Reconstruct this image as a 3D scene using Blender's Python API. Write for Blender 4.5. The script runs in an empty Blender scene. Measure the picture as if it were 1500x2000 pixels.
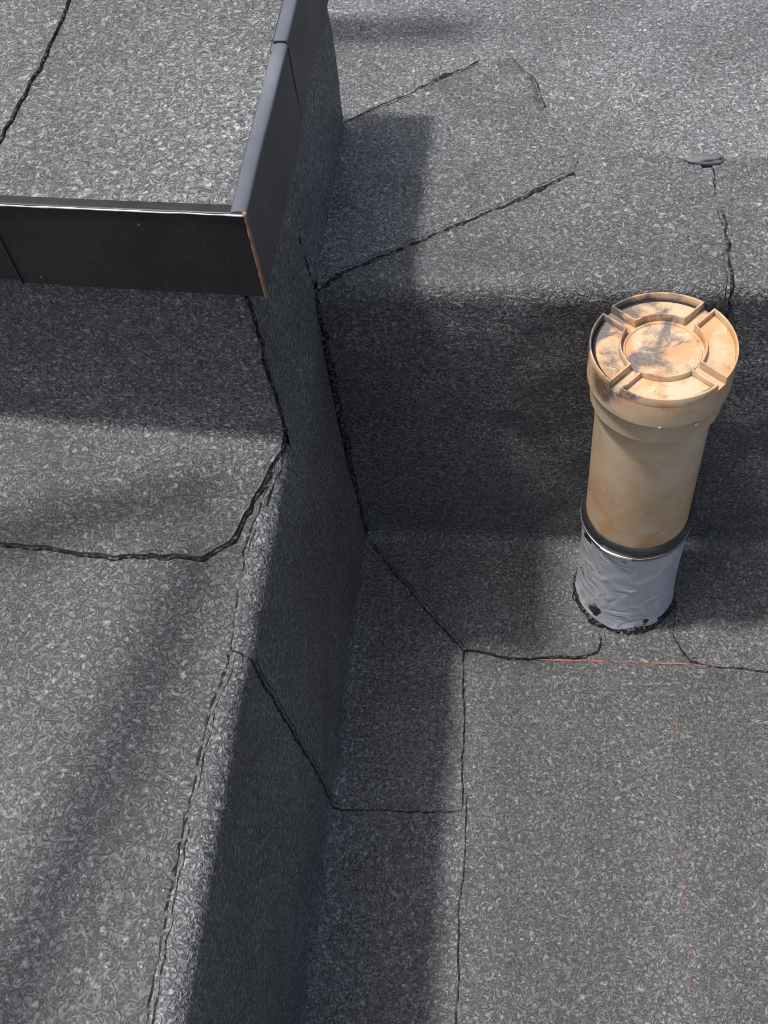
import bpy, bmesh, math, random
from mathutils import Vector, Matrix, noise
from mathutils.geometry import delaunay_2d_cdt
random.seed(7)
sc = bpy.context.scene
COL = sc.collection

# ------------------------------------------------------------------ camera
PITCH, ROLL, YAW = map(math.radians, (55.2307, -10.2582, -14.0122))
fwd = Vector((math.sin(YAW)*math.cos(PITCH), math.cos(YAW)*math.cos(PITCH), -math.sin(PITCH)))
rgt = Vector((math.cos(YAW), -math.sin(YAW), 0)); upv = rgt.cross(fwd)
r2 = math.cos(ROLL)*rgt + math.sin(ROLL)*upv
u2 = -math.sin(ROLL)*rgt + math.cos(ROLL)*upv
cd = bpy.data.cameras.new('camera'); cam = bpy.data.objects.new('camera', cd); COL.objects.link(cam)
cd.sensor_fit = 'VERTICAL'; cd.sensor_height = 24; cd.lens = 24*2104.6/2000
cd.clip_start = 0.02; cd.clip_end = 200
M = Matrix((r2, u2, -fwd)).transposed().to_4x4(); M.translation = Vector((0, 0, 1.1242))
cam.matrix_world = M; sc.camera = cam

# ------------------------------------------------------------------ light
SUN_EL, SUN_AZ = math.radians(72.0), math.radians(7)      # sun stands over the left side; light travels to +X
w = bpy.data.worlds.new('World'); sc.world = w; w.use_nodes = True
nt = w.node_tree; bg = nt.nodes['Background']
sky = nt.nodes.new('ShaderNodeTexSky'); sky.sky_type = 'NISHITA'; sky.sun_disc = False
sky.sun_elevation = SUN_EL; sky.sun_rotation = math.atan2(-math.cos(SUN_AZ), -math.sin(SUN_AZ)) % (2*math.pi)
sky.dust_density = 5.0; sky.air_density = 1.0
hs = nt.nodes.new('ShaderNodeHueSaturation'); hs.inputs['Saturation'].default_value = .85   # thin milky haze
nt.links.new(sky.outputs[0], hs.inputs['Color']); nt.links.new(hs.outputs[0], bg.inputs[0]); bg.inputs[1].default_value = 0.118
sd = bpy.data.lights.new('sun', 'SUN'); sd.energy = 3.15; sd.angle = math.radians(4.0); sd.color = (1, .965, .91)
so = bpy.data.objects.new('sun', sd); COL.objects.link(so)
L = Vector((math.cos(SUN_AZ)*math.cos(SUN_EL), math.sin(SUN_AZ)*math.cos(SUN_EL), -math.sin(SUN_EL)))
so.rotation_euler = L.to_track_quat('-Z', 'Y').to_euler(); so.location = (-2, 0, 5)
sc.view_settings.view_transform = 'Standard'; sc.view_settings.look = 'None'
sc.cycles.filter_width = 1.05 if hasattr(sc, 'cycles') else 1.5
sc.view_settings.exposure = 0.56; sc.view_settings.gamma = 1

# ------------------------------------------------------------------ material helpers
def newmat(name):
    m = bpy.data.materials.new(name); m.use_nodes = True
    return m, m.node_tree, m.node_tree.nodes['Principled BSDF']
def N(t, kind, **kw):
    n = t.nodes.new('ShaderNode'+kind)
    for k, v in kw.items():
        if k.startswith('i_'): n.inputs[k[2:].replace('_', ' ')].default_value = v
        else: setattr(n, k, v)
    return n
def math_(t, op, a, b=None, c=None):
    n = t.nodes.new('ShaderNodeMath'); n.operation = op
    for i, v in enumerate((a, b, c)):
        if v is None: continue
        if isinstance(v, (int, float)): n.inputs[i].default_value = v
        else: t.links.new(v, n.inputs[i])
    return n.outputs[0]
def ramp(t, src, pts):
    n = t.nodes.new('ShaderNodeValToRGB'); e = n.color_ramp.elements
    while len(e) < len(pts): e.new(.5)
    for i, (p, c) in enumerate(pts):
        e[i].position = p; e[i].color = (c, c, c, 1) if isinstance(c, (int, float)) else (*c, 1)
    t.links.new(src, n.inputs[0]); return n.outputs[0]
def mix(t, fac, a, b, mode='MIX'):
    n = t.nodes.new('ShaderNodeMix'); n.data_type = 'RGBA'; n.blend_type = mode
    for i, v in ((0, fac), (6, a), (7, b)):
        if isinstance(v, (int, float)): n.inputs[i].default_value = v
        elif isinstance(v, tuple): n.inputs[i].default_value = (*v, 1)
        else: t.links.new(v, n.inputs[i])
    return n.outputs[2]

def felt(name, tone=1.0, tint=(1, 1.01, 1.04), seed=0.0, dust=0.25, streak=(3, 3, 3), amp=.17, rot=0.0, stains=()):
    m, t, b = newmat(name)
    geo = N(t, 'NewGeometry'); pos = geo.outputs['Position']
    mp = N(t, 'Mapping'); mp.inputs['Location'].default_value = (seed, seed*.7, seed*.3); t.links.new(pos, mp.inputs[0]); p = mp.outputs[0]
    # curled ridges of the pressed mineral felt: iso-lines of warped noise
    def curls(scale, period, off):
        mo = N(t, 'Mapping'); mo.inputs['Location'].default_value = (off, off, off); t.links.new(p, mo.inputs[0])
        n = N(t, 'TexNoise'); n.inputs['Scale'].default_value = scale; n.inputs['Detail'].default_value = 0.6
        n.inputs['Roughness'].default_value = .5; n.inputs['Distortion'].default_value = .6
        t.links.new(mo.outputs[0], n.inputs['Vector'])
        pp = math_(t, 'PINGPONG', n.outputs['Fac'], period)
        return math_(t, 'DIVIDE', pp, period), n
    c1, n1 = curls(132, .090, 0.0)
    c2, n2 = curls(185, .115, 3.1)
    brk = N(t, 'TexNoise'); brk.inputs['Scale'].default_value = 140; brk.inputs['Detail'].default_value = 1; t.links.new(p, brk.inputs['Vector'])
    sel = ramp(t, brk.outputs['Fac'], [(.46, 0.0), (.54, 1.0)])
    cm = mix(t, sel, c1, c2)
    fine = N(t, 'TexNoise'); fine.inputs['Scale'].default_value = 800; fine.inputs['Detail'].default_value = 2; t.links.new(p, fine.inputs['Vector'])
    ins = N(t, 'TexNoise'); ins.inputs['Scale'].default_value = 230; ins.inputs['Detail'].default_value = 1; t.links.new(p, ins.inputs['Vector'])
    line = ramp(t, cm, [(0.0, .0), (.16, .03), (.30, .32), (.66, .37), (.82, .95), (.94, 1.0), (1.0, .72)])
    line = math_(t, 'MULTIPLY', line, ramp(t, ins.outputs['Fac'], [(.40, .38), (.54, 1.0)]))
    lum = math_(t, 'MULTIPLY_ADD', line, .85, math_(t, 'MULTIPLY', math_(t, 'SUBTRACT', fine.outputs['Fac'], .3), .32))
    # weathering: broad cloudy tone and streaks along the lay of the sheet
    ms = N(t, 'Mapping'); ms.inputs['Scale'].default_value = streak; ms.inputs['Rotation'].default_value = (0, 0, rot); t.links.new(p, ms.inputs[0])
    big = N(t, 'TexNoise'); big.inputs['Scale'].default_value = 2.2; big.inputs['Detail'].default_value = 3; big.inputs['Roughness'].default_value=.55
    t.links.new(ms.outputs[0], big.inputs['Vector'])
    wv = ramp(t, big.outputs['Fac'], [(.34, 1-amp*1.1), (.66, 1+amp*.9)])
    for (ax, ay, bx, by, wd, st) in stains:
        P3_ = N(t, 'SeparateXYZ'); t.links.new(pos, P3_.inputs[0])
        wn = N(t, 'TexNoise'); wn.inputs['Scale'].default_value = 9; wn.inputs['Detail'].default_value = 2; t.links.new(pos, wn.inputs['Vector'])
        Ln = math.hypot(bx-ax, by-ay); nx, ny = -(by-ay)/Ln, (bx-ax)/Ln; tx, ty = -ny, nx; tx, ty = (bx-ax)/Ln, (by-ay)/Ln
        dn_ = math_(t, 'ADD', math_(t, 'MULTIPLY', P3_.outputs[0], nx), math_(t, 'MULTIPLY_ADD', P3_.outputs[1], ny, -(ax*nx+ay*ny)))
        dn_ = math_(t, 'ADD', dn_, math_(t, 'MULTIPLY_ADD', wn.outputs['Fac'], .05, -.025))
        dt_ = math_(t, 'ADD', math_(t, 'MULTIPLY', P3_.outputs[0], tx), math_(t, 'MULTIPLY_ADD', P3_.outputs[1], ty, -(ax*tx+ay*ty)))
        ov = math_(t, 'MAXIMUM', math_(t, 'MULTIPLY', dt_, -1), math_(t, 'SUBTRACT', dt_, Ln))
        ov = math_(t, 'MAXIMUM', ov, 0.0)
        q = math_(t, 'ADD', math_(t, 'POWER', math_(t, 'ABSOLUTE', math_(t, 'DIVIDE', dn_, wd)), 2), math_(t, 'POWER', math_(t, 'DIVIDE', ov, wd), 2))
        wv = mix(t, ramp(t, q, [(.1, st), (1.0, 0.0)]), wv, (.45, .45, .46))
    dark = tuple(.011*tone*c for c in tint); light = tuple(.37*tone*c for c in tint)
    col = mix(t, lum, dark, light)
    col = mix(t, 1.0, col, wv, 'MULTIPLY')
    # pale granules, their glints put into the colour
    vo = N(t, 'TexVoronoi'); vo.inputs['Scale'].default_value = 260; t.links.new(p, vo.inputs['Vector'])
    near = ramp(t, vo.outputs['Distance'], [(.08, 1.0), (.19, 0.0)])
    sp = N(t, 'SeparateColor'); t.links.new(vo.outputs['Color'], sp.inputs[0])
    pick = math_(t, 'GREATER_THAN', sp.outputs[0], .93)
    g = math_(t, 'MULTIPLY', near, pick)
    col = mix(t, g, col, (.55, .55, .55))
    pk2 = math_(t, 'MULTIPLY', near, math_(t, 'LESS_THAN', sp.outputs[0], .007))
    col = mix(t, pk2, col, (.42, .20, .09))
    # brown dust caught here and there
    dn = N(t, 'TexNoise'); dn.inputs['Scale'].default_value = 9; dn.inputs['Detail'].default_value = 4; t.links.new(p, dn.inputs['Vector'])
    dm = ramp(t, dn.outputs['Fac'], [(.55, 0.0), (.75, dust)])
    col = mix(t, dm, col, (.10, .095, .09))
    t.links.new(col, b.inputs['Base Color'])
    b.inputs['Roughness'].default_value = .52
    b.inputs['Specular IOR Level'].default_value = .45
    bp = N(t, 'Bump'); bp.inputs['Strength'].default_value = 1.0; bp.inputs['Distance'].default_value = .0019
    hh = math_(t, 'MULTIPLY_ADD', line, .8, math_(t, 'MULTIPLY', fine.outputs['Fac'], .5))
    t.links.new(hh, bp.inputs['Height']); t.links.new(bp.outputs[0], b.inputs['Normal'])
    return m

FELT_LOW = felt('mineral_felt_low', .78, (1.0, 1.015, 1.045), 0, .12, (5, .45, 1), amp=.20)
FELT_UP = felt('mineral_felt_upper', 1.15, (.985, 1.0, 1.03), 1.3, .1)
FELT_UP2 = felt('mineral_felt_upper_sheet', 1.05, (.985, 1.0, 1.03), 2.1, .1, stains=[(-.045, 1.062, -.022, 1.045, .010, .6), (-.018, 1.03, -.004, .98, .008, .7)])
FELT_STEP = felt('mineral_felt_step', .86, (.99, 1.0, 1.035), 4.7, .1)
FELT_SIDE = felt('mineral_felt_side', 1.0, (.985, 1.0, 1.05), 5.9, .1)
FELT_LEDGE = felt('mineral_felt_ledge', .80, (1, 1.01, 1.035), 7.7, .06, (3.6, 1.3, 1), .16, -.5)
FELT_BOX = felt('mineral_felt_box', 1.08, (.99, 1, 1.02), 9.1, .05)

def bitumen():
    m, t, b = newmat('bitumen')
    geo = N(t, 'NewGeometry')
    n = N(t, 'TexNoise'); n.inputs['Scale'].default_value = 260; n.inputs['Detail'].default_value = 3; t.links.new(geo.outputs['Position'], n.inputs['Vector'])
    t.links.new(ramp(t, n.outputs['Fac'], [(.36, (.004, .004, .005)), (.52, (.016, .016, .017)), (.66, (.10, .10, .102))]), b.inputs['Base Color'])
    b.inputs['Roughness'].default_value = .75; b.inputs['Specular IOR Level'].default_value = .2
    bp = N(t, 'Bump'); bp.inputs['Strength'].default_value = .9; bp.inputs['Distance'].default_value = .0016
    t.links.new(n.outputs['Fac'], bp.inputs['Height']); t.links.new(bp.outputs[0], b.inputs['Normal'])
    return m
BIT = bitumen()

def metal(name, c, rough, rust=.5):
    m, t, b = newmat(name)
    geo = N(t, 'NewGeometry'); pos = geo.outputs['Position']
    n = N(t, 'TexNoise'); n.inputs['Scale'].default_value = 14; n.inputs['Detail'].default_value = 6; t.links.new(pos, n.inputs['Vector'])
    base = mix(t, ramp(t, n.outputs['Fac'], [(.3, 0.0), (.7, 1.0)]), c, tuple(min(1, x*1.7+.006) for x in c))
    sc_ = N(t, 'TexNoise'); sc_.inputs['Scale'].default_value = 60; sc_.inputs['Detail'].default_value = 2; sc_.inputs['Distortion'].default_value = 2.5
    t.links.new(pos, sc_.inputs['Vector'])
    ln = math_(t, 'ABSOLUTE', math_(t, 'SUBTRACT', sc_.outputs['Fac'], .5))
    scr = ramp(t, ln, [(0.0, .35), (.012, 0.0)])
    base = mix(t, scr, base, (.09, .07, .055))
    v = N(t, 'TexVoronoi'); v.inputs['Scale'].default_value = 120; t.links.new(pos, v.inputs['Vector'])
    s = N(t, 'SeparateColor'); t.links.new(v.outputs['Color'], s.inputs[0])
    dot = math_(t, 'MULTIPLY', ramp(t, v.outputs['Distance'], [(.07, 1.0), (.14, 0.0)]), math_(t, 'GREATER_THAN', s.outputs[1], .965))
    base = mix(t, math_(t, 'MULTIPLY', dot, .8), base, (.25, .19, .14))
    t.links.new(base, b.inputs['Base Color'])
    t.links.new(ramp(t, n.outputs['Fac'], [(.3, rough*.85), (.7, rough*1.25)]), b.inputs['Roughness'])
    bp = N(t, 'Bump'); bp.inputs['Strength'].default_value = .15; bp.inputs['Distance'].default_value = .002
    t.links.new(n.outputs['Fac'], bp.inputs['Height']); t.links.new(bp.outputs[0], b.inputs['Normal'])
    return m
FASCIA = metal('dark_fascia_metal', (.009, .009, .010), .42); FASCIA.node_tree.nodes['Principled BSDF'].inputs['Specular IOR Level'].default_value = .3
TRIM = metal('blue_grey_trim_metal', (.065, .072, .086), .45)
def plain(name, c, rough, met=0, scale=150, amp=.35):
    m, t, b = newmat(name)
    geo = N(t, 'NewGeometry')
    n = N(t, 'TexNoise'); n.inputs['Scale'].default_value = scale; n.inputs['Detail'].default_value = 4; t.links.new(geo.outputs['Position'], n.inputs['Vector'])
    t.links.new(mix(t, n.outputs['Fac'], tuple(x*(1-amp) for x in c), tuple(min(1, x*(1+amp)) for x in c)), b.inputs['Base Color'])
    b.inputs['Roughness'].default_value = rough; b.inputs['Metallic'].default_value = met
    return m
RUST = plain('rusty_raw_edge', (.22, .12, .07), .6)
RUST2 = plain('dull_brown_edge', (.035, .032, .03), .6)
def chalkmat(name, c, thr):
    m, t, b = newmat(name)
    geo = N(t, 'NewGeometry')
    n = N(t, 'TexNoise'); n.inputs['Scale'].default_value = 220; n.inputs['Detail'].default_value = 3; t.links.new(geo.outputs['Position'], n.inputs['Vector'])
    n2 = N(t, 'TexNoise'); n2.inputs['Scale'].default_value = 30; n2.inputs['Detail'].default_value = 3; t.links.new(geo.outputs['Position'], n2.inputs['Vector'])
    s = math_(t, 'ADD', math_(t, 'MULTIPLY', n.outputs['Fac'], .6), math_(t, 'MULTIPLY', n2.outputs['Fac'], .4))
    b.inputs['Base Color'].default_value = (*c, 1); b.inputs['Roughness'].default_value = .9
    t.links.new(ramp(t, s, [(thr-.04, 0.0), (thr+.05, 1.0)]), b.inputs['Alpha'])
    return m
CHALK = chalkmat('red_chalk', (.33, .10, .07), .46)
CHALK_FAINT = chalkmat('faint_red_chalk', (.20, .095, .07), .52)
THREAD = chalkmat('brown_dirt_line', (.13, .10, .075), .53)

def pvc():
    m, t, b = newmat('sun_bleached_plastic')
    tc = N(t, 'TexCoord'); o = tc.outputs['Object']; sx = N(t, 'SeparateXYZ'); t.links.new(o, sx.inputs[0])
    n = N(t, 'TexNoise'); n.inputs['Scale'].default_value = 17; n.inputs['Detail'].default_value = 5; n.inputs['Roughness'].default_value = .6; t.links.new(o, n.inputs['Vector'])
    base = mix(t, ramp(t, n.outputs['Fac'], [(.38, 0.0), (.62, 1.0)]), (.41, .28, .165), (.51, .395, .275))
    # orange grime: on top and low on the pipe
    n2 = N(t, 'TexNoise'); n2.inputs['Scale'].default_value = 26; n2.inputs['Detail'].default_value = 4; n2.inputs['Distortion'].default_value = .8; t.links.new(o, n2.inputs['Vector'])
    topm = ramp(t, sx.outputs[2], [(.392, 0.0), (.412, 1.0)])
    lowm = math_(t, 'MULTIPLY', ramp(t, sx.outputs[2], [(.17, 1.0), (.30, 0.0)]), .9)
    om = math_(t, 'MULTIPLY', ramp(t, n2.outputs['Fac'], [(.42, .05), (.58, 1.0)]), math_(t, 'ADD', math_(t, 'MULTIPLY', topm, .85), lowm))
    base = mix(t, om, base, (.44, .225, .095))
    # grey black smudges on the top, thick towards the left
    n3 = N(t, 'TexNoise'); n3.inputs['Scale'].default_value = 30; n3.inputs['Detail'].default_value = 6; n3.inputs['Roughness'].default_value = .62; n3.inputs['Distortion'].default_value = .5
    mo = N(t, 'Mapping'); mo.inputs['Location'].default_value = (.31, .12, .5); t.links.new(o, mo.inputs[0]); t.links.new(mo.outputs[0], n3.inputs['Vector'])
    bias = math_(t, 'MULTIPLY_ADD', sx.outputs[0], -1.5, math_(t, 'MULTIPLY', sx.outputs[1], 1.1))
    s = math_(t, 'ADD', n3.outputs['Fac'], bias)
    gm = math_(t, 'MULTIPLY', ramp(t, s, [(.49, 0.0), (.60, .9)]), topm)
    base = mix(t, gm, base, (.075, .075, .08))
    # burnt rim patch on the left
    d = N(t, 'VectorMath', operation='DISTANCE'); t.links.new(o, d.inputs[0]); d.inputs[1].default_value = (-.052, -.036, .405)
    bm_ = math_(t, 'MULTIPLY', ramp(t, math_(t, 'ADD', d.outputs['Value'], math_(t, 'MULTIPLY', n2.outputs['Fac'], .03)), [(.022, 1.0), (.034, 0.0)]), .85)
    base = mix(t, bm_, base, (.06, .035, .025))
    # specks and scratches
    v = N(t, 'TexVoronoi'); v.inputs['Scale'].default_value = 240; t.links.new(o, v.inputs['Vector'])
    sp = N(t, 'SeparateColor'); t.links.new(v.outputs['Color'], sp.inputs[0])
    dot = math_(t, 'MULTIPLY', ramp(t, v.outputs['Distance'], [(.12, 1.0), (.22, 0.0)]), math_(t, 'GREATER_THAN', sp.outputs[0], .975))
    base = mix(t, math_(t, 'MULTIPLY', dot, .7), base, (.12, .06, .03))
    n4 = N(t, 'TexNoise'); n4.inputs['Scale'].default_value = 45; n4.inputs['Detail'].default_value = 1; n4.inputs['Distortion'].default_value = 3; t.links.new(o, n4.inputs['Vector'])
    scr = ramp(t, math_(t, 'ABSOLUTE', math_(t, 'SUBTRACT', n4.outputs['Fac'], .5)), [(0.0, .4), (.01, 0.0)])
    base = mix(t, scr, base, (.72, .6, .47))
    t.links.new(base, b.inputs['Base Color'])
    b.inputs['Roughness'].default_value = .42
    bp = N(t, 'Bump'); bp.inputs['Strength'].default_value = .2; bp.inputs['Distance'].default_value = .0015
    t.links.new(n2.outputs['Fac'], bp.inputs['Height']); t.links.new(bp.outputs[0], b.inputs['Normal'])
    return m
PVC = pvc()
def sleeve_mat():
    m, t, b = newmat('silver_painted_sleeve')
    tc = N(t, 'TexCoord'); o = tc.outputs['Object']
    n = N(t, 'TexNoise'); n.inputs['Scale'].default_value = 38; n.inputs['Detail'].default_value = 1; n.inputs['Distortion'].default_value = .7; t.links.new(o, n.inputs['Vector'])
    pp = math_(t, 'DIVIDE', math_(t, 'PINGPONG', n.outputs['Fac'], .2), .2)
    col = mix(t, ramp(t, pp, [(.0, .2), (.85, .5), (.97, 1.0)]), (.34, .365, .41), (.54, .56, .59))
    n2 = N(t, 'TexNoise'); n2.inputs['Scale'].default_value = 38; n2.inputs['Detail'].default_value = 5; t.links.new(o, n2.inputs['Vector'])
    sx = N(t, 'SeparateXYZ'); t.links.new(o, sx.inputs[0])
    low = ramp(t, sx.outputs[2], [(.0, .12), (.04, 0.0), (.13, 0.0), (.165, .07)])
    tar = ramp(t, math_(t, 'ADD', n2.outputs['Fac'], low), [(.672, 0.0), (.69, 1.0)])
    col = mix(t, tar, col, (.02, .02, .022))
    t.links.new(col, b.inputs['Base Color']); b.inputs['Roughness'].default_value = .38; b.inputs['Metallic'].default_value = .15
    bp = N(t, 'Bump'); bp.inputs['Strength'].default_value = .6; bp.inputs['Distance'].default_value = .0015
    t.links.new(math_(t, 'SUBTRACT', math_(t, 'MULTIPLY', pp, .8), tar), bp.inputs['Height']); t.links.new(bp.outputs[0], b.inputs['Normal'])
    return m
SLEEVE = sleeve_mat()
RUBBER = plain('black_rubber', (.022, .022, .024), .35)
STEEL = plain('bright_steel', (.62, .62, .62), .25, 1)
BLACK = plain('black_slot_shade', (.006, .006, .006), .8)

# ------------------------------------------------------------------ object helpers
def link(name, me, mat, parent=None, smooth=True):
    if isinstance(me, bmesh.types.BMesh):
        bm = me; me = bpy.data.meshes.new(name); bmesh.ops.recalc_face_normals(bm, faces=bm.faces) if len(bm.faces) < 4000 else None
        bm.to_mesh(me); bm.free()
    me.materials.append(mat)
    if smooth:
        for f in me.polygons: f.use_smooth = True
    o = bpy.data.objects.new(name, me); COL.objects.link(o)
    if parent: o.parent = parent
    return o
def tag(o, label, cat, group=None, kind=None):
    if label: o['label'] = label
    if cat: o['category'] = cat
    if group: o['group'] = group
    if kind: o['kind'] = kind
    return o
def empty(name, label, cat, group=None, loc=(0, 0, 0)):
    o = bpy.data.objects.new(name, None); COL.objects.link(o); o.location = loc; o.empty_display_size = .05
    return tag(o, label, cat, group)

# ------------------------------------------------------------------ the surfaces
X0, Y0, ZS, ZP, YL, YB = -.211, .7226, .42, .4085, .5526, .960
ZBOX, ZTOP = .60, .669
def profile(pts, radii, step=.004):
    """2-D polyline with rounded corners; returns dense points"""
    out = [Vector(pts[0])]
    for i in range(1, len(pts)-1):
        p, a, c = Vector(pts[i]), Vector(pts[i-1]), Vector(pts[i+1]); r = radii[i-1]
        d1 = (a-p).normalized(); d2 = (c-p).normalized()
        A, B = p+d1*r, p+d2*r
        for k in range(13):
            q = k/12*math.pi/2
            cen = p+d1*r+d2*r
            out.append(cen - d2*r*math.cos(q) - d1*r*math.sin(q))
    out.append(Vector(pts[-1])); return out
class Prof:
    def __init__(s, pts, radii):
        s.p = profile(pts, radii); s.s = [0]
        for a, b in zip(s.p, s.p[1:]): s.s.append(s.s[-1]+(b-a).length)
        n = []
        for i in range(len(s.p)):
            a = s.p[max(0, i-1)]; b = s.p[min(len(s.p)-1, i+1)]; t = (b-a).normalized(); n.append(Vector((-t.y, t.x)))
        s.n = n
    def at(s, q):
        import bisect
        i = min(max(bisect.bisect_right(s.s, q)-1, 0), len(s.p)-2)
        d = s.s[i+1]-s.s[i]; f = (q-s.s[i])/d
        return s.p[i].lerp(s.p[i+1], f), (s.n[i].lerp(s.n[i+1], min(max(f, 0), 1))).normalized()
    def S(s, a, b):
        best = (9e9, 0); v = Vector((a, b))
        for i in range(len(s.p)-1):
            e = s.p[i+1]-s.p[i]; f = min(1, max(0, (v-s.p[i]).dot(e)/e.length_squared))
            d = (s.p[i]+e*f-v).length
            if d < best[0]: best = (d, s.s[i]+e.length*f)
        return best[1]
def lump(P):
    """unevenness of the bonded felt, metres"""
    far = max(abs(P.x), abs(P.y-.5)) 
    a = noise.noise(P*7)*.0034 + noise.noise(P*19+Vector((5, 1, 2)))*.0019 + noise.noise(P*50)*.00055
    return a
P1 = Prof([(-12, 0), (Y0, 0), (Y0, ZS), (14, ZS)], [.020, .014])
P2 = Prof([(-12, 0), (-X0, 0), (-X0, ZP), (8, ZP)], [.016, .011])
P3 = Prof([(-3, ZP), (YL, ZP), (YL, ZBOX+.03)], [.016])
P4 = Prof([(-1, 0), (-X0, 0), (-X0, ZBOX+.03)], [.016])
P0 = Prof([(-12, 0), (14, 0)], [])
PT = Prof([(-12, ZTOP-.004), (14, ZTOP-.004)], [])
SHEAR = .084
def m0(s, t, h):
    p, n = P0.at(s); P = Vector((t, p.x, p.y)); return P+Vector((0, 0, h+lump(P)))
def m1(s, t, h):
    p, n = P1.at(s); P = Vector((t, p.x, p.y)); return P+Vector((0, n.x, n.y))*(h+lump(P))
def m2(s, t, h):
    p, n = P2.at(s); P = Vector((-p.x, t, p.y)); return P+Vector((-n.x, 0, n.y))*(h+lump(P))
def m3(s, t, h):
    p, n = P3.at(s); dy = -(t-X0)*SHEAR
    k = min(1, max(0, (p.x-.30)/.2))
    P = Vector((t, p.x+dy*k, p.y)); return P+Vector((0, n.x, n.y))*(h+lump(P))
def m4(s, t, h):
    p, n = P4.at(s); P = Vector((-p.x, t, p.y)); return P+Vector((-n.x, 0, n.y))*(h+lump(P))
def mt(s, t, h):
    p, n = PT.at(s); P = Vector((t, p.x, p.y)); return P+Vector((0, 0, h+lump(P)*.4))

def steps(lo, hi, fine_lo, fine_hi, d):
    v = []; x = fine_lo
    n = max(1, round((fine_hi-fine_lo)/d)); v = [fine_lo+(fine_hi-fine_lo)*i/n for i in range(n+1)]
    st = d; x = fine_hi
    while x < hi: st *= 1.5; x = min(hi, x+st); v.append(x)
    st = d; x = fine_lo
    while x > lo: st *= 1.5; x = max(lo, x-st); v.insert(0, x)
    return v
def surface(name, fn, ss, ts, mat, parent=None, flip=False, h=0):
    me = bpy.data.meshes.new(name); vs = []; fs = []
    for s in ss:
        for t in ts: vs.append(fn(s, t, h))
    W = len(ts)
    for i in range(len(ss)-1):
        for j in range(W-1):
            q = [i*W+j, i*W+j+1, (i+1)*W+j+1, (i+1)*W+j]
            fs.append(q[::-1] if flip else q)
    me.from_pydata(vs, [], fs); me.update()
    return link(name, me, mat, parent)

def wav(poly, flags, jit, seed):
    """subdivide polygon edges and wobble them; returns points and, for each, the bead radius of the edge leaving it"""
    pts = []; rad = []
    n = len(poly)
    for i in range(n):
        a, b = Vector(poly[i]), Vector(poly[(i+1) % n]); L_ = (b-a).length; k = max(1, int(L_/.0035))
        nrm = Vector((-(b-a).y, (b-a).x)).normalized()
        for j in range(k):
            f = j/k; p = a.lerp(b, f)
            env = min(1, 6*f, 6*(1-f))
            w_ = (noise.noise(Vector((p.x*70, p.y*70, seed)))*1.5 + noise.noise(Vector((p.x*22, p.y*22, seed+9)))*2.2 + noise.noise(Vector((p.x*170, p.y*170, seed+4)))*.7+max(0, noise.noise(Vector((p.x*48, p.y*48, seed+14)))-.12)*4.0*noise.noise(Vector((p.x*130, p.y*130, seed+24))))*jit*env
            pts.append(p+nrm*w_); rad.append(flags[i])
    return pts, rad
def sheet(name, fn, poly, flags, mat, h=.003, base=-.001, parent=None, jit=.0011, seed=0.0, grid=.007, bead_name='bitumen_bead', groove=True, hk=.62):
    pts, rad = wav(poly, flags, jit, seed)
    area = sum(a[0]*b[1]-a[1]*b[0] for a, b in zip(poly, poly[1:]+poly[:1])); inward = 1 if area > 0 else -1
    xs = [p.x for p in pts]; ys = [p.y for p in pts]
    V = [Vector(p) for p in pts]; nb = len(V)
    x = min(xs)+grid/2
    while x < max(xs):
        y = min(ys)+grid/2
        while y < max(ys):
            ok = False; j = nb-1
            for i in range(nb):
                if (ys[i] > y) != (ys[j] > y) and x < (xs[j]-xs[i])*(y-ys[i])/(ys[j]-ys[i])+xs[i]: ok = not ok
                j = i
            if ok: V.append(Vector((x, y)))
            y += grid
        x += grid
    r = delaunay_2d_cdt(V, [(i, (i+1) % nb) for i in range(nb)], [list(range(nb))], 1, 1e-6)
    vo, fo, src = r[0], r[2], r[3]
    bm = bmesh.new(); top = []
    for v in vo:
        top.append(bm.verts.new(fn(v.x, v.y, h)))
    for f in fo:
        try: bm.faces.new([top[i] for i in f])
        except ValueError: pass
    # edge lip then skirt
    be = [e for e in bm.edges if len(e.link_faces) == 1]
    idx = {v: i for i, v in enumerate(top)}
    bot = {}
    for e in be:
        for v in e.verts:
            if v not in bot:
                q = vo[idx[v]]; bot[v] = bm.verts.new(fn(q.x, q.y, base))
    for e in be:
        a, b = e.verts
        try: bm.faces.new((a, b, bot[b], bot[a]))
        except ValueError: pass
    bmesh.ops.recalc_face_normals(bm, faces=bm.faces)
    me = bpy.data.meshes.new(name); bm.to_mesh(me); bm.free()
    o = link(name, me, mat, parent)
    md = o.modifiers.new('edge', 'EDGE_SPLIT'); md.split_angle = math.radians(50)
    # bitumen squeezed out along the laps
    runs = []; cur = []
    for i in range(nb+1):
        k = i % nb
        if i < nb and rad[k] > 0:
            cur.append((pts[k], rad[k]))
        else:
            if cur: cur.append((pts[k], cur[-1][1])); runs.append(cur); cur = []
    for run in runs:
        bead(bead_name, fn, [run], h, o, seed, inward, hk)
    if groove:
        cen = sum((p for p in pts), Vector((0, 0)))/nb
        for run in runs:
            seg = []
            for i in range(2, len(run)-2):
                p, r_ = run[i]; tt = (run[i+1][0]-run[i-1][0]); nn = Vector((-tt.y, tt.x)).normalized()*inward
                if r_ > .0010 and noise.noise(Vector((p.x*24, p.y*24, seed+20))) > -.16:
                    seg.append((p+nn*(.0034+.0018*noise.noise(Vector((p.x*60, p.y*60, seed+30)))), .0007))
                elif len(seg) > 4: bead('lap_groove', fn, [seg], h+.0002, o, seed+2, inward, 1.0); seg = []
                else: seg = []
            if len(seg) > 4: bead('lap_groove', fn, [seg], h+.0002, o, seed+2, inward, 1.0)
    return o
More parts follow.
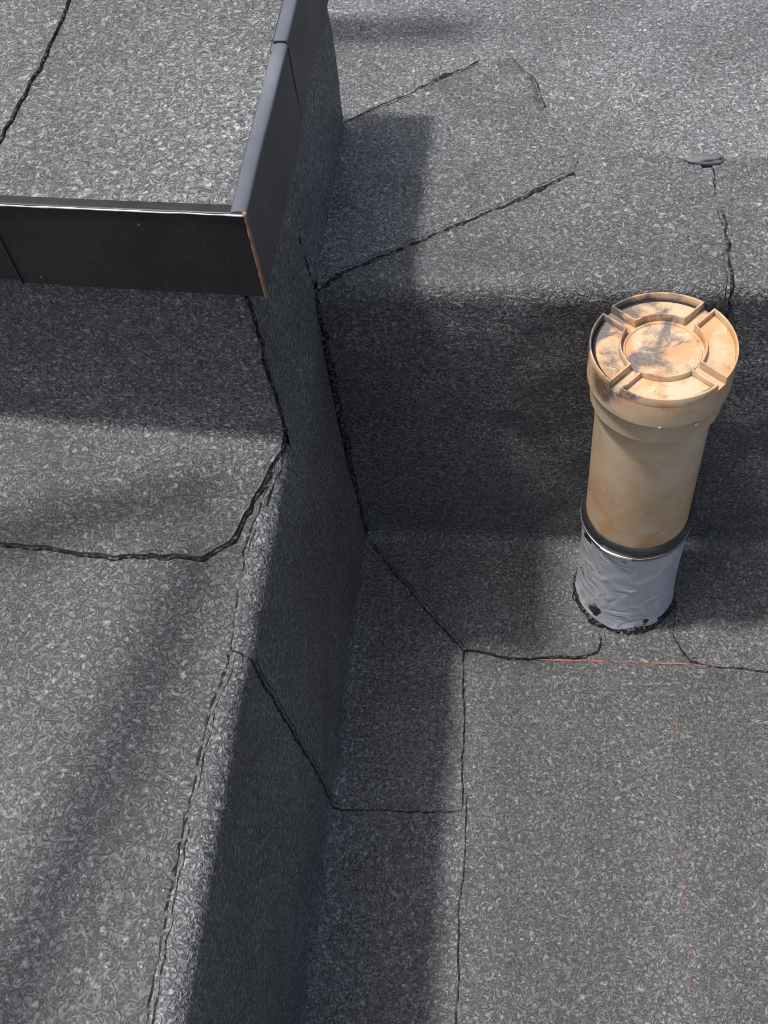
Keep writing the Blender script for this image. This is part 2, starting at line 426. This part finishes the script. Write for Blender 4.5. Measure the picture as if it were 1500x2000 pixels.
def bead(name, fn, runs, h, parent, seed=0.0, inward=1, hk=.62):
    bm = bmesh.new()
    for run in runs:
        prev = None
        for i, (p, r) in enumerate(run):
            a = run[max(0, i-1)][0]; b = run[min(len(run)-1, i+1)][0]
            t = (b-a); n = Vector((-t.y, t.x)).normalized() if t.length > 0 else Vector((1, 0))
            rr = r*max(.55, 1.1+.9*noise.noise(Vector((p.x*110, p.y*110, seed+3)))+.7*noise.noise(Vector((p.x*33, p.y*33, seed+8))))
            ring = []
            for k in range(7):
                an = math.pi*k/6
                q = p+n*(math.cos(an)*rr*1.2-inward*rr*.45)
                ring.append(bm.verts.new(fn(q.x, q.y, -.001+(.001+h*hk+rr*.42)*math.sin(an)**.7)))
            if prev:
                for k in range(6): bm.faces.new((prev[k], prev[k+1], ring[k+1], ring[k]))
            prev = ring
    bmesh.ops.recalc_face_normals(bm, faces=bm.faces)
    me = bpy.data.meshes.new(name); bm.to_mesh(me); bm.free()
    return link(name, me, BIT, parent)

# lower roof: one big sheet
low = surface('roof_floor', m0, steps(0, 26, P0.S(.05, 0), P0.S(.74, 0), .009), steps(-12, 14, -.25, .34, .009), FELT_LOW, flip=True)
tag(low, None, None, kind='structure')

# raised roof with the step wall, to the right and behind
S1 = P1.S
step = empty('roof_step', 'raised felt roof level with rounded front edge and shaded upright face behind the pipe', 'roof')
surface('step_surface', m1, [S1(Y0-.03, 0)+.0+i*.006 for i in range(int((S1(Y0+.06, ZS)-S1(Y0-.03, 0))/.006))] + steps(S1(Y0+.06, ZS), S1(14, ZS), S1(Y0+.06, ZS), S1(1.35, ZS), .01)[0:],
        steps(-10, 14, -.30, .42, .009), FELT_UP, step, flip=True)

# left ledge
S2 = P2.S
ledge = empty('roof_ledge', 'raised felt ledge at left with long shaded side dropping to the floor', 'roof ledge')
surface('ledge_surface', m2, [S2(-X0-.03, 0)+i*.006 for i in range(int((S2(-X0+.05, ZP)-S2(-X0-.03, 0))/.006))] + steps(S2(-X0+.05, ZP), S2(8, ZP), S2(-X0+.05, ZP), S2(.56, ZP), .01),
        [v for v in steps(-8, .60, .05, .60, .009) if v <= YL+.001]+[YL+.004], FELT_LEDGE, ledge)
surface('ledge_surface', m2, [S2(-X0+.035, ZP), S2(-X0+.1, ZP), S2(8, ZP)], [YL, .62, .7, 2.0], FELT_LEDGE, ledge)

# felt box at the upper left
S3, S4 = P3.S, P4.S
box = empty('roof_box', 'felt covered roof box at upper left capped with dark metal fascia', 'roof box', loc=(X0, YL, ZP))
box.location = (0, 0, 0)
surface('front_wall', lambda s, t, h: m3(s, t if (t <= X0 or s > S3(YL, ZP+.02)) else X0-.004, h), [S3(YL-.03, ZP)+i*.006 for i in range(int((S3(YL, ZBOX+.03)-S3(YL-.03, ZP))/.006)+1)],
        [v for v in steps(-3, X0, -.52, X0, .009)]+[X0+.003], FELT_STEP, box, flip=True)
surface('side_wall', m4, [S4(-X0-.03, 0)+i*.006 for i in range(int((S4(-X0, ZBOX+.03)-S4(-X0-.03, 0))/.006)+1)],
        steps(YL, YB, YL, YB, .009), FELT_SIDE, box, h=.0028)
bm = bmesh.new()
for q in ([(X0, YB, 0), (X0, YB, .63), (-3, YB+.23, .63), (-3, YB+.23, 0)],):
    bm.faces.new([bm.verts.new(v) for v in q])
link('back_wall', bm, FELT_SIDE, box, False)

# ------------------------------------------------------------------ felt sheets and patches
def F1(*q): return [(S1(a, b), t) for (t, a, b) in q]           # (x, y, z) on floor / wall / raised roof
def F2(*q): return [(S2(-a, b), t) for (a, t, b) in q]          # (x, y, z) on floor / side / ledge
def F3(*q): return [(S3(b, c), a) for (a, b, c) in q]
def F4(*q): return [(S4(-a, c), b) for (a, b, c) in q]
# front sheet over the step
sB = sheet('felt_sheet', m1, F1((-.205, .722, ZS), (.026, .878, ZS), (.041, .898, ZS), (.150, .894, ZS), (.166, .82, ZS), (.168, .735, ZS), (.166, .70, .20), (.160, .718, 0), (.145, .700, 0), (.06, .690, 0), (.046, .640, 0), (.066, .606, 0), (.079, .588, 0), (.073, .571, 0),
        (.052, .563, 0), (.0, .5585, 0), (-.077, .5650, 0), (-.2085, .717, 0), (-.209, .7226, .03), (-.209, .7226, .40)),
    [.0020, .0014, .0006, .0005, .0020, .0018, .001, 0, 0, 0, .001, .001, .0012, .0012, .0010, .0009, .0018, .0030, .0044, .0044], FELT_STEP, h=.0045, seed=1.0)
tag(sB, 'wide felt sheet folded over the step down to the floor left of the pipe', 'roofing sheet')
sC = sheet('felt_sheet', m1, F1((.163, .895, ZS), (.9, .885, ZS), (.9, .735, ZS), (.9, .7226, .2), (.9, .70, 0), (.9, .51, 0), (.27, .5555, 0), (.196, .5600, 0), (.176, .568, 0), (.161, .597, 0), (.166, .64, 0), (.158, .70, 0), (.161, .7226, .2), (.167, .735, ZS)),
    [.0006, 0, 0, 0, 0, .0006, .0009, .0013, .0010, .0004, 0, 0, .0006, .0006], FELT_STEP, h=.0024, seed=2.0)
tag(sC, 'felt sheet folded over the step at the right edge, right of the pipe', 'roofing sheet')
# corner patch on the raised roof
sD = sheet('felt_patch', m1, F1((-.208, .963, ZS), (-.070, 1.066, ZS), (-.035, 1.068, ZS), (-.010, 1.03, ZS), (.0, .985, ZS), (.034, .893, ZS), (.030, .876, ZS), (-.207, .718, ZS)),
    [.0024, .0010, .0014, .0012, .0005, 0, .0022, .0010], FELT_UP2, h=.0054, seed=3.0, hk=.92)
tag(sD, 'slanting felt patch beside the box on the raised roof, crossed by the box shadow', 'roofing patch')
# side patch from the ledge over the side down to the floor, in front of the box corner
sA = sheet('felt_patch', m2, F2((-.078, .563, 0), (-.069, .3775, 0), (-.197, .3700, 0), (X0, .377, .02), (X0, .350, ZP-.012), (-.223, .352, ZP), (-.228, .439, ZP), (-.214, .552, ZP), (X0, .558, ZP-.02), (X0, .558, .05), (X0, .71, .02), (-.20, .715, 0)),
    [.0010, .0010, .0016, .0018, .0008, .0010, .0011, .0002, 0, 0, 0, 0], FELT_SIDE, h=.0030, seed=4.0)
tag(sA, 'small felt patch folding from the shaded ledge side onto the floor below the box', 'roofing patch')
sH = sheet('felt_sheet', m2, F2((-.065, .395, 0), (-.0655, .25, 0), (-.064, .0, 0), (-.06, -.4, 0), (X0, -.4, .2), (-.236, -.4, ZP), (-.231, .05, ZP), (-.2315, .28, ZP), (-.223, .365, ZP), (X0, .365, ZP-.02), (X0, .395, .02)),
    [.0009, .0010, .0010, 0, 0, .0014, .0016, .0016, 0, 0, 0], FELT_SIDE, h=.0016, seed=5.0)
tag(sH, 'long felt sheet covering the shaded ledge side and floor edge towards the viewer', 'roofing sheet')
# sheet on the box front running out on the ledge
sE = sheet('felt_sheet', m3, F3((-1.0, .43, ZP), (-.43, .4285, ZP), (-.35, .4255, ZP), (-.262, .4300, ZP), (-.241, .4480, ZP), (-.2135, .541, ZP), (-.2100, .5526, .43), (-.2100, .5526, .60), (-1.0, .5526, .60)),
    [.0009, .0010, .0011, .0014, .0015, .0012, .0009, 0, 0], FELT_LEDGE, h=.0052, seed=6.0, hk=.4, jit=.0015)
tag(sE, 'felt sheet covering the box front below the fascia and lapping onto the ledge', 'roofing sheet')
# dark lump where the laps meet on the raised roof
bm = bmesh.new()
bmesh.ops.create_icosphere(bm, subdivisions=4, radius=1)
for v in bm.verts:
    c = v.co; k = 1+.3*noise.noise(c*1.6)
    v.co = Vector((c.x*.0190*k, c.y*.0060*k + .0012*c.x, c.z*.0050*k))
    v.co.y -= .0030*math.cos(c.x*1.6); v.co.z += .0012*noise.noise(Vector((c.x*2.5, c.y*6, 3)))
lp = link('felt_blob', bm, plain('grey_bitumen', (.085, .09, .10), .62), None)
lp.location = (.1575, .8935, ZS+.006); lp.rotation_euler = (0, 0, -.05)
tag(lp, 'small smooth grey black lump at the top of the seam right of the pipe', 'bitumen lump')

# chalk lines and dirt lines
def line(name, fn, pts, wd, h, mat, label, cat='chalk line'):
    bm = bmesh.new(); prev = None; P_ = []
    for a, b in zip(pts, pts[1:]):
        a, b = Vector(a), Vector(b); k = max(1, int((b-a).length/.006))
        P_ += [a.lerp(b, j/k) for j in range(k)]
    P_.append(Vector(pts[-1]))
    for i, p in enumerate(P_):
        a = P_[max(0, i-1)]; b = P_[min(len(P_)-1, i+1)]; t = (b-a).normalized(); n = Vector((-t.y, t.x))
        ww = wd*(1+.5*noise.noise(Vector((p.x*90, p.y*90, 1))))
        p = p+n*noise.noise(Vector((p.x*30, p.y*30, 7)))*.0008
        r = [bm.verts.new(fn((p+n*q).x, (p+n*q).y, h)) for q in (ww, -ww)]
        if prev: bm.faces.new((prev[0], prev[1], r[1], r[0]))
        prev = r
    return tag(link(name, bm, mat), label, cat)
line('chalk_line', m0, [(P0.S(.5585, 0), .010), (P0.S(.560, 0), .10), (P0.S(.5605, 0), .168), (P0.S(.5575, 0), .205)], .0008, .0012, CHALK, 'crisp red chalk line across the floor just in front of the pipe')
line('chalk_line', m0, [(P0.S(.56, 0), .157), (P0.S(.40, 0), .160), (P0.S(.25, 0), .157), (P0.S(.05, 0), .154)], .0006, .0010, CHALK_FAINT, 'faint red chalk line running down the floor towards the viewer from below the pipe')
line('chalk_line', m1, [(S1(.899, ZS), .035), (S1(.896, ZS), .16), (S1(.889, ZS), .6)], .0005, .0064, CHALK_FAINT, 'faint red chalk line along the back edge of the sheet on the raised roof')
line('dirt_line', m2, [(S2(.195, 0), .372), (S2(.2, 0), .30), (S2(.2, 0), .21), (S2(.2, 0), .02)], .0006, .0022, THREAD, 'thin brown dirt line in the fold between ledge side and floor', 'dirt line')
line('dirt_line', m1, [(S1(.95, ZS), -.2095), (S1(.86, ZS), -.200), (S1(.80, ZS), -.203), (S1(.73, ZS), -.206)], .0006, .0060, THREAD, 'thin brown dirt line at the foot of the box on the raised roof', 'dirt line')
line('dirt_line', m0, [(P0.S(.555, 0), -.052), (P0.S(.47, 0), -.050), (P0.S(.38, 0), -.053), (P0.S(.25, 0), -.055)], .0005, .0010, THREAD, 'broken brown dirt line on the floor right of the long straight seam', 'dirt line')

def vbead(name, pts, r, parent, seed, mat=None):
    bm = bmesh.new(); prev = None; Q = []
    for a, b in zip(pts, pts[1:]):
        a, b = Vector(a), Vector(b); k = max(1, int((b-a).length/.004)); Q += [a.lerp(b, j/k) for j in range(k)]
    Q.append(Vector(pts[-1]))
    for i, p in enumerate(Q):
        t = (Q[min(i+1, len(Q)-1)]-Q[max(0, i-1)]).normalized(); u = t.cross(Vector((.3, .9, .1))).normalized(); v = t.cross(u)
        rr = r*(1+.7*noise.noise(p*120+Vector((seed, 0, 0)))); c = p+u*noise.noise(p*45)*r*.8+v*noise.noise(p*45+Vector((9, 9, 9)))*r*.8
        ring = [bm.verts.new(c+(u*math.cos(a)+v*math.sin(a))*rr) for a in [math.pi*k/4 for k in range(8)]]
        if prev:
            for k in range(8): bm.faces.new((prev[k], prev[(k+1) % 8], ring[(k+1) % 8], ring[k]))
        prev = ring
    return link(name, bm, mat or BIT, parent)

line('chalk_line', m0, [(P0.S(.5560, 0), .206), (P0.S(.5515, 0), .27), (P0.S(.535, 0), .5)], .0007, .0012, CHALK_FAINT, 'dull red chalk line along the front of the right felt sheet')
# ------------------------------------------------------------------ cap of the box
KX, KY = -.1895, .5355           # front right corner of the cap
def fy(x): return KY-(x-KX)*SHEAR
YK = .966
def prism(bm, path, prof):
    """sweep a closed 2-D profile (out, z) along a path of (point, outward) ; flat shaded strips"""
    rings = []
    for (p, o) in path:
        rings.append([bm.verts.new((p[0]+o[0]*a, p[1]+o[1]*a, z)) for a, z in prof])
    n = len(prof)
    for A, B in zip(rings, rings[1:]):
        for k in range(n): bm.faces.new((A[k], A[(k+1) % n], B[(k+1) % n], B[k]))
    for r in (rings[0], rings[-1]): bm.faces.new(r)
def rounded(wtop, zb, zt, th=.002, r=.0022):
    pr = [(0, zb), (0, zt-r)]
    for k in range(1, 6):
        q = math.pi/2*k/6; pr.append((-r+r*math.cos(q), zt-r+r*math.sin(q)))
    pr += [(-r, zt), (-wtop, zt), (-wtop, zt-.006), (-wtop+.0015, zt-.006), (-th-.001, zt-.003), (-th, zb)]
    return pr
ZB = .596
# fascias: thin folded sheets; side in two lengths with a lap
def subdiv(a, b, n): return [tuple(a[i]+(b[i]-a[i])*k/n for i in range(2)) for k in range(n+1)]
fn_ = Vector((-SHEAR, -1)).normalized()
bm = bmesh.new()
prism(bm, [((x, fy(x)+.0012*math.sin((x-KX)*11)*0+.0006*noise.noise(Vector((x*9, 0, 0)))), (fn_.x, fn_.y)) for x in [KX-.0012-(.185-.0012)*k/30 for k in range(31)]], rounded(.009, ZB, ZTOP))
ff = link('front_fascia', bm, FASCIA, box, True)
bm = bmesh.new()
prism(bm, [((x, fy(x)+.0020), (fn_.x, fn_.y)) for x in [KX-.183-.09*k for k in range(20)]], rounded(.009, ZB+.001, ZTOP-.001))
ff2 = link('front_fascia', bm, FASCIA, box, True)
bm = bmesh.new()
prism(bm, [((KX+.0010*noise.noise(Vector((y*9, 3, 0))), y), (1, 0)) for y in [KY+.0015+(.720-KY)*k/30 for k in range(31)]], rounded(.0105, ZB+.0006, ZTOP+.0006))
sf1 = link('side_fascia', bm, metal('side_fascia_metal', (.020, .021, .025), .5), box, True)
bm = bmesh.new()
prism(bm, [((KX-.0022+.0012*noise.noise(Vector((y*9, 3, 0))), y), (1, 0)) for y in [.716+(YK-.716)*k/20 for k in range(21)]], rounded(.0105, ZB+.0012, ZTOP-.0004))
sf2 = link('side_fascia', bm, sf1.data.materials[0], box, True)
for o in (ff, ff2, sf1, sf2):
    md = o.modifiers.new('edge', 'EDGE_SPLIT'); md.split_angle = math.radians(40)
# bright painted upstand on top of the side fascia
def topstrip(name, y0, y1, dz, x1):
    bm = bmesh.new()
    pr = []
    n = 12
    for k in range(n+1):
        q = math.pi*k/n
        pr.append((-.0052+.0056*math.cos(q), ZTOP-.0008+dz+.0030*math.sin(q)**.8))
    prism(bm, [((x1+.0008*noise.noise(Vector((y*14, 3, 5))), y), (1, 0)) for y in [y0+(y1-y0)*k/24 for k in range(25)]], pr)
    return link(name, bm, TRIM, box, True)
for o in (topstrip('edge_trim', KY+.001, .722, 0, KX), topstrip('edge_trim', .715, YK, -.0012, KX-.0018)):
    md = o.modifiers.new('edge', 'EDGE_SPLIT'); md.split_angle = math.radians(60)
# worn corner bead
bm = bmesh.new()
prev = None
for k in range(29):
    z = ZB-.001+(ZTOP+.0022-ZB+.001)*k/28
    r = .0011*(1+.5*noise.noise(Vector((z*160, 0, 0))))
    ring = [bm.verts.new((KX+.0002+r*math.cos(a)*1.2+.0004*noise.noise(Vector((z*60, 2, 2))), KY-.0006+r*math.sin(a)*1.2, z)) for a in [2*math.pi*i/8 for i in range(8)]]
    if prev:
        for i in range(8): bm.faces.new((prev[i], prev[(i+1) % 8], ring[(i+1) % 8], ring[i]))
    else: bm.faces.new(ring)
    prev = ring
bm.faces.new(prev)
link('corner_bead', bm, RUST, box)
bm = bmesh.new()
prism(bm, [((KX-.1868+dx, fy(KX-.187)-.0006), (fn_.x, fn_.y)) for dx in (0, .0010)], [(0.0004, ZB-.0004), (.0004, ZTOP-.002), (-.002, ZTOP-.002), (-.002, ZB-.0004)])
link('corner_bead', bm, RUST2, box, False)
bm = bmesh.new()
prism(bm, [((x1, .7222), (1, 0)) for x1 in (KX,)] + [((KX, .7230), (1, 0))], [(.0006, ZB+.003), (.0006, ZTOP+.0012), (-.001, ZTOP+.0036), (-.010, ZTOP+.0036), (-.010, ZTOP), (-.001, ZTOP-.001)])
link('joint_edge', bm, RUST2, box, False)
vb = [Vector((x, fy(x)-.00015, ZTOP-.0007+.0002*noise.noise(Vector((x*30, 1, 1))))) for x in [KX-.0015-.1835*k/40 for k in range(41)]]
we = vbead('edge_highlight', vb, .00055, box, 5, plain('pale_edge_highlight', (.42, .42, .42), .45, 0, 90, .5))  # pale strip paints the highlight along the front fascia's top edge
# closed underside
bm = bmesh.new()
bm.faces.new([bm.verts.new(v) for v in ((KX-.004, KY+.004, ZB+.006), (KX-.004, YK, ZB+.006), (-3, YK+.24, ZB+.006), (-3, fy(-3)+.004, ZB+.006))])
link('soffit', bm, FASCIA, box, False)
bm = bmesh.new()
bm.faces.new([bm.verts.new(v) for v in ((KX-.003, YK-.002, ZB), (KX-.003, YK-.002, ZTOP-.001), (-3, YK+.23, ZTOP-.001), (-3, YK+.23, ZB))])
link('back_fascia', bm, FASCIA, box, False)
# felt on top
xs = steps(-3, KX-.0085, -.50, KX-.0085, .008)
vs = []; 
me = bpy.data.meshes.new('top_felt'); W = 66
for x in xs:
    y0 = fy(x)+.0055; y1 = YK-.01+(KX-x)*SHEAR
    for j in range(W):
        y = y0+(y1-y0)*j/(W-1)
        jx = noise.noise(Vector((x*3, y*160, 1)))*.0012 if x == xs[-1] else 0
        P = Vector((x+jx, y+(noise.noise(Vector((x*160, 2, 2)))*.0007 if j == 0 else 0), ZTOP-.0022)); P.z += lump(P)*.25 - (.0012 if (j == 0 or x == xs[-1]) else 0) + .0018
        vs.append(P)
me.from_pydata(vs, [], [(i*W+j, (i+1)*W+j, (i+1)*W+j+1, i*W+j+1) for i in range(len(xs)-1) for j in range(W-1)])
tf = link('top_felt', me, FELT_BOX, box)
# lap on the top felt at the left
sT = sheet('top_lap', lambda s, t, h: (lambda P: P+Vector((0, 0, h+lump(P)*.25)))(Vector((s, t, ZTOP-.0002))),
    [(-.3795, .796), (-.378, .72), (-.3835, .615), (-.384, .58), (-.70, .60), (-.70, 1.0), (-.382, .98)], [.0006, .0008, .0006, 0, 0, 0, .0006], FELT_BOX, h=.0026, seed=11.0, parent=box)
# bitumen in the box corners
vbead('bitumen_bead', [(-.2085, .716, .0), (-.2085, .7185, .20), (-.2085, .7185, .43)], .0042, step, 1)
vbead('bitumen_bead', [(-.2095, .705, .50), (-.2085, .714, .44), (-.2090, .722, .418)], .0030, box, 2)

# ------------------------------------------------------------------ vent pipe
PX, PY = .1065, .6545
def lathe(prof, seg=96, ang=None, wob=0):
    bm = bmesh.new(); rings = []
    for (r, z) in prof:
        rg = []
        for k in range(seg):
            a = 2*math.pi*k/seg
            w_ = 1+wob*noise.noise(Vector((math.cos(a)*2.2, math.sin(a)*2.2, z*26)))
            rg.append(bm.verts.new((r*w_*math.cos(a), r*w_*math.sin(a), z)))
        rings.append(rg)
    for A, B in zip(rings, rings[1:]):
        for k in range(seg): bm.faces.new((A[k], A[(k+1) % seg], B[(k+1) % seg], B[k]))
    return bm
vp = empty('vent_pipe', 'beige plastic vent pipe with round cap and silver sleeve standing on the roof floor', 'vent pipe', loc=(PX, PY, 0))
def addes(o, a=35):
    md = o.modifiers.new('edge', 'EDGE_SPLIT'); md.split_angle = math.radians(a); return o
addes(link('pipe', lathe([(.0525, .12), (.0525, .40), (.0525, .405), (.048, .405), (.048, .12)]), PVC, vp))
# mould seam down the pipe
bm = bmesh.new(); a0 = math.radians(-76)
for z0, z1 in ((.17, .37),):
    q = [(math.cos(a0+d)*r, math.sin(a0+d)*r) for d, r in ((-.012, .0524), (0, .0529), (.012, .0524))]
    A = [bm.verts.new((x, y, z0)) for x, y in q]; B = [bm.verts.new((x, y, z1)) for x, y in q]
    for k in range(2): bm.faces.new((A[k], A[k+1], B[k+1], B[k]))
link('mould_seam', bm, PVC, vp)
sl = addes(link('sleeve', lathe([(.0585, -.004), (.0578, .004), (.0558, .012), (.0550, .03), (.0548, .06), (.0545, .09), (.0548, .12), (.0554, .150), (.0554, .164), (.0545, .166), (.0530, .160)], 128, wob=.022), SLEEVE, vp), 60)
addes(link('clamp_band', lathe([(.0560, .1595), (.0572, .160), (.0572, .1635), (.0564, .1640), (.0566, .1648), (.0562, .1690), (.0552, .1710), (.0540, .1745), (.0524, .1755)], 128, wob=.016), RUBBER, vp), 40)
addes(link('clamp_ring', lathe([(.0560, .1578), (.0577, .1580), (.0579, .1600), (.0577, .1620), (.0564, .1624)], 128, wob=.010), plain('dull_steel', (.20, .20, .21), .38, .8, 60, .7), vp), 40)
bm = bmesh.new()
for (r, z0, z1, a1, a2, n) in ((.0582, .1588, .1618, -130, -96, 12),):
    prev = None
    for k in range(n+1):
        a = math.radians(a1+(a2-a1)*k/n)
        rg = [bm.verts.new((math.cos(a)*rr, math.sin(a)*rr, z)) for rr, z in ((r-.001, z0), (r+.0008, z0), (r+.0008, z1), (r-.001, z1))]
        if prev:
            for i in range(4): bm.faces.new((prev[i], prev[(i+1) % 4], rg[(i+1) % 4], rg[i]))
        else: bm.faces.new(rg)
        prev = rg
    bm.faces.new(prev)
link('clamp_screw', bm, STEEL, vp, False)
# cap
R = .0628; ZD = .4120; ZR = .4205
cap = empty('vent_cap', None, None); cap.parent = vp
cap.name = 'vent_cap'
body = addes(link('cap_skirt', lathe([(.0532, .3570), (.0582, .3570), (.0588, .3576), (.0588, .3600), (.0594, .3830), (.0596, .3838), (.0600, .3838), (.0624, .3838), (.0628, .3842), (R, ZD-.002), (R-.0006, ZD), (.034, ZD), (.0335, ZD+.0012), (.0320, ZD+.0014), (.0312, ZD+.0002), (.022, ZD-.0002), (.0003, ZD)], 128), PVC, cap), 24)
for (az_, z_, sc_n) in ((-92, .3845, .0016), (-62, .3800, .0022)):
    bm = bmesh.new(); bmesh.ops.create_icosphere(bm, subdivisions=2, radius=sc_n)
    for v in bm.verts: v.co.z *= .7
    nb_ = link('mould_nub', bm, PVC, cap); a_ = math.radians(az_); nb_.location = (.0622*math.cos(a_), .0622*math.sin(a_), z_)
CH = math.radians(48); HW = .0052
def sector(k):
    """closed wall around an annular sector"""
    out = []
    a0 = CH+math.pi/2*k; a1 = a0+math.pi/2
    def outline(ri, ro, hw):
        P_ = []
        d0 = math.asin(hw/ro); d1 = math.asin(hw/ri)
        for i in range(25): a = a0+d0+(a1-a0-2*d0)*i/24; P_.append((ro*math.cos(a), ro*math.sin(a)))
        for i in range(15): a = a1-d1-(a1-a0-2*d1)*i/14; P_.append((ri*math.cos(a), ri*math.sin(a)))
        return P_
    O = outline(.0355, R, HW); I = outline(.0372, R-.0019, HW+.0019)
    bm = bmesh.new(); n = len(O); e = .0005
    Ot = outline(.0358, R-.0004, HW+.0004); It = outline(.0368, R-.0015, HW+.0014)
    L0 = [bm.verts.new((x, y, ZD-.001)) for x, y in O]; L1 = [bm.verts.new((x, y, ZR-e)) for x, y in O]
    L2 = [bm.verts.new((x, y, ZR)) for x, y in Ot]; L3 = [bm.verts.new((x, y, ZR)) for x, y in It]
    L4 = [bm.verts.new((x, y, ZR-e)) for x, y in I]; L5 = [bm.verts.new((x, y, ZD+.0008)) for x, y in I]
    for A, B in ((L0, L1), (L1, L2), (L2, L3), (L3, L4), (L4, L5)):
        for i in range(n): bm.faces.new((A[i], A[(i+1) % n], B[(i+1) % n], B[i]))
    addes(link('cap_rib', bm, PVC, cap), 50)
    # pocket floor, raised; a black face outside it paints the gap's darkness
    F = outline(.0374, R-.0060 if k != 3 else R-.0021, HW+.0021)
    bm = bmesh.new(); T = [bm.verts.new((x, y, ZD+.0022)) for x, y in F]; B = [bm.verts.new((x, y, ZD+.0004)) for x, y in F]
    bm.faces.new(T)
    for i in range(n): bm.faces.new((T[i], T[(i+1) % n], B[(i+1) % n], B[i]))
    addes(link('cap_pocket', bm, PVC, cap), 50)
    if k != 3:
        G = outline(R-.0064, R-.0018, HW+.004); bm = bmesh.new(); bm.faces.new([bm.verts.new((x, y, ZD+.0010)) for x, y in G])
        link('vent_slot_shade', bm, BLACK, cap, False)
for k in range(4): sector(k)
# torched flashing around the base
bm = bmesh.new(); prev = None
for k in range(97):
    a = 2*math.pi*k/96
    ro = .0595+.002*noise.noise(Vector((math.cos(a)*3, math.sin(a)*3, 1)))+.003*noise.noise(Vector((math.cos(a)*11, math.sin(a)*11, 1)))
    rg = [bm.verts.new((r*math.cos(a), r*math.sin(a), z)) for r, z in ((.0560, .010), (.0580, .0065), (.5*(.058+ro), .0055+.0015*noise.noise(Vector((math.cos(a)*9, math.sin(a)*9, 5)))), (ro, .0005))]
    if prev:
        for i in range(3): bm.faces.new((prev[i], prev[i+1], rg[i+1], rg[i]))
    prev = rg
link('bitumen_collar', bm, BIT, vp)

# slim unseen pipe, added behind the box to cast a shadow into view
def tube(r, h):
    bm = lathe([(r, 0), (r, h-.22), (r*1.15, h-.22), (r*1.15, h-.20), (r*.35, h), (.001, h)], 32); return bm
bp_ = empty('added_shadow_pipe', 'slim unseen pipe added behind the capped box to cast the pointed shadow at the top', 'flue pipe', loc=(-.330, 1.150, ZS)); bp_.rotation_euler = (math.radians(3.3), 0, 0)
link('pipe', tube(.027, .83), plain('grey_plastic', (.3, .3, .3), .5), bp_)

# unseen tube rail added left of the frame to cast soft shadow bands
def rod(name, a, b, r, parent, mat):
    a, b = Vector(a), Vector(b); d = (b-a).normalized(); u = d.cross(Vector((.2, .1, 1))).normalized(); v = d.cross(u)
    bm = bmesh.new(); R_ = []
    for f, k in ((0, .8), (.004, 1), (.996, 1), (1, .8)):
        c = a.lerp(b, f); R_.append([bm.verts.new(c+(u*math.cos(2*math.pi*i/20)+v*math.sin(2*math.pi*i/20))*r*k) for i in range(20)])
    for A, B in zip(R_, R_[1:]):
        for i in range(20): bm.faces.new((A[i], A[(i+1) % 20], B[(i+1) % 20], B[i]))
    bm.faces.new(R_[0]); bm.faces.new(R_[-1])
    return addes(link(name, bm, mat, parent))
gr = empty('added_shadow_rail', 'unseen grey tube rail added at left to cast soft diagonal shadow bands', 'shadow caster')
GM = plain('galvanised_tube', (.35, .36, .37), .45, .8, 40, .2)
ZG = 1.20
rod('rail', (-.505, .470, ZG), (-.830, .372, ZG), .021, gr, GM)
rod('rail', (-.530, .420, ZG+.046), (-.700, -.520, ZG+.046), .024, gr, GM)
rod('post', (-.800, .381, ZP), (-.800, .381, ZG-.020), .021, gr, GM)
rod('post', (-.690, -.465, ZP), (-.690, -.465, ZG+.024), .021, gr, GM)
rod('base_plate', (-.800, .381, ZP-.002), (-.800, .381, ZP+.010), .06, gr, GM)
rod('base_plate', (-.690, -.465, ZP-.002), (-.690, -.465, ZP+.010), .06, gr, GM)
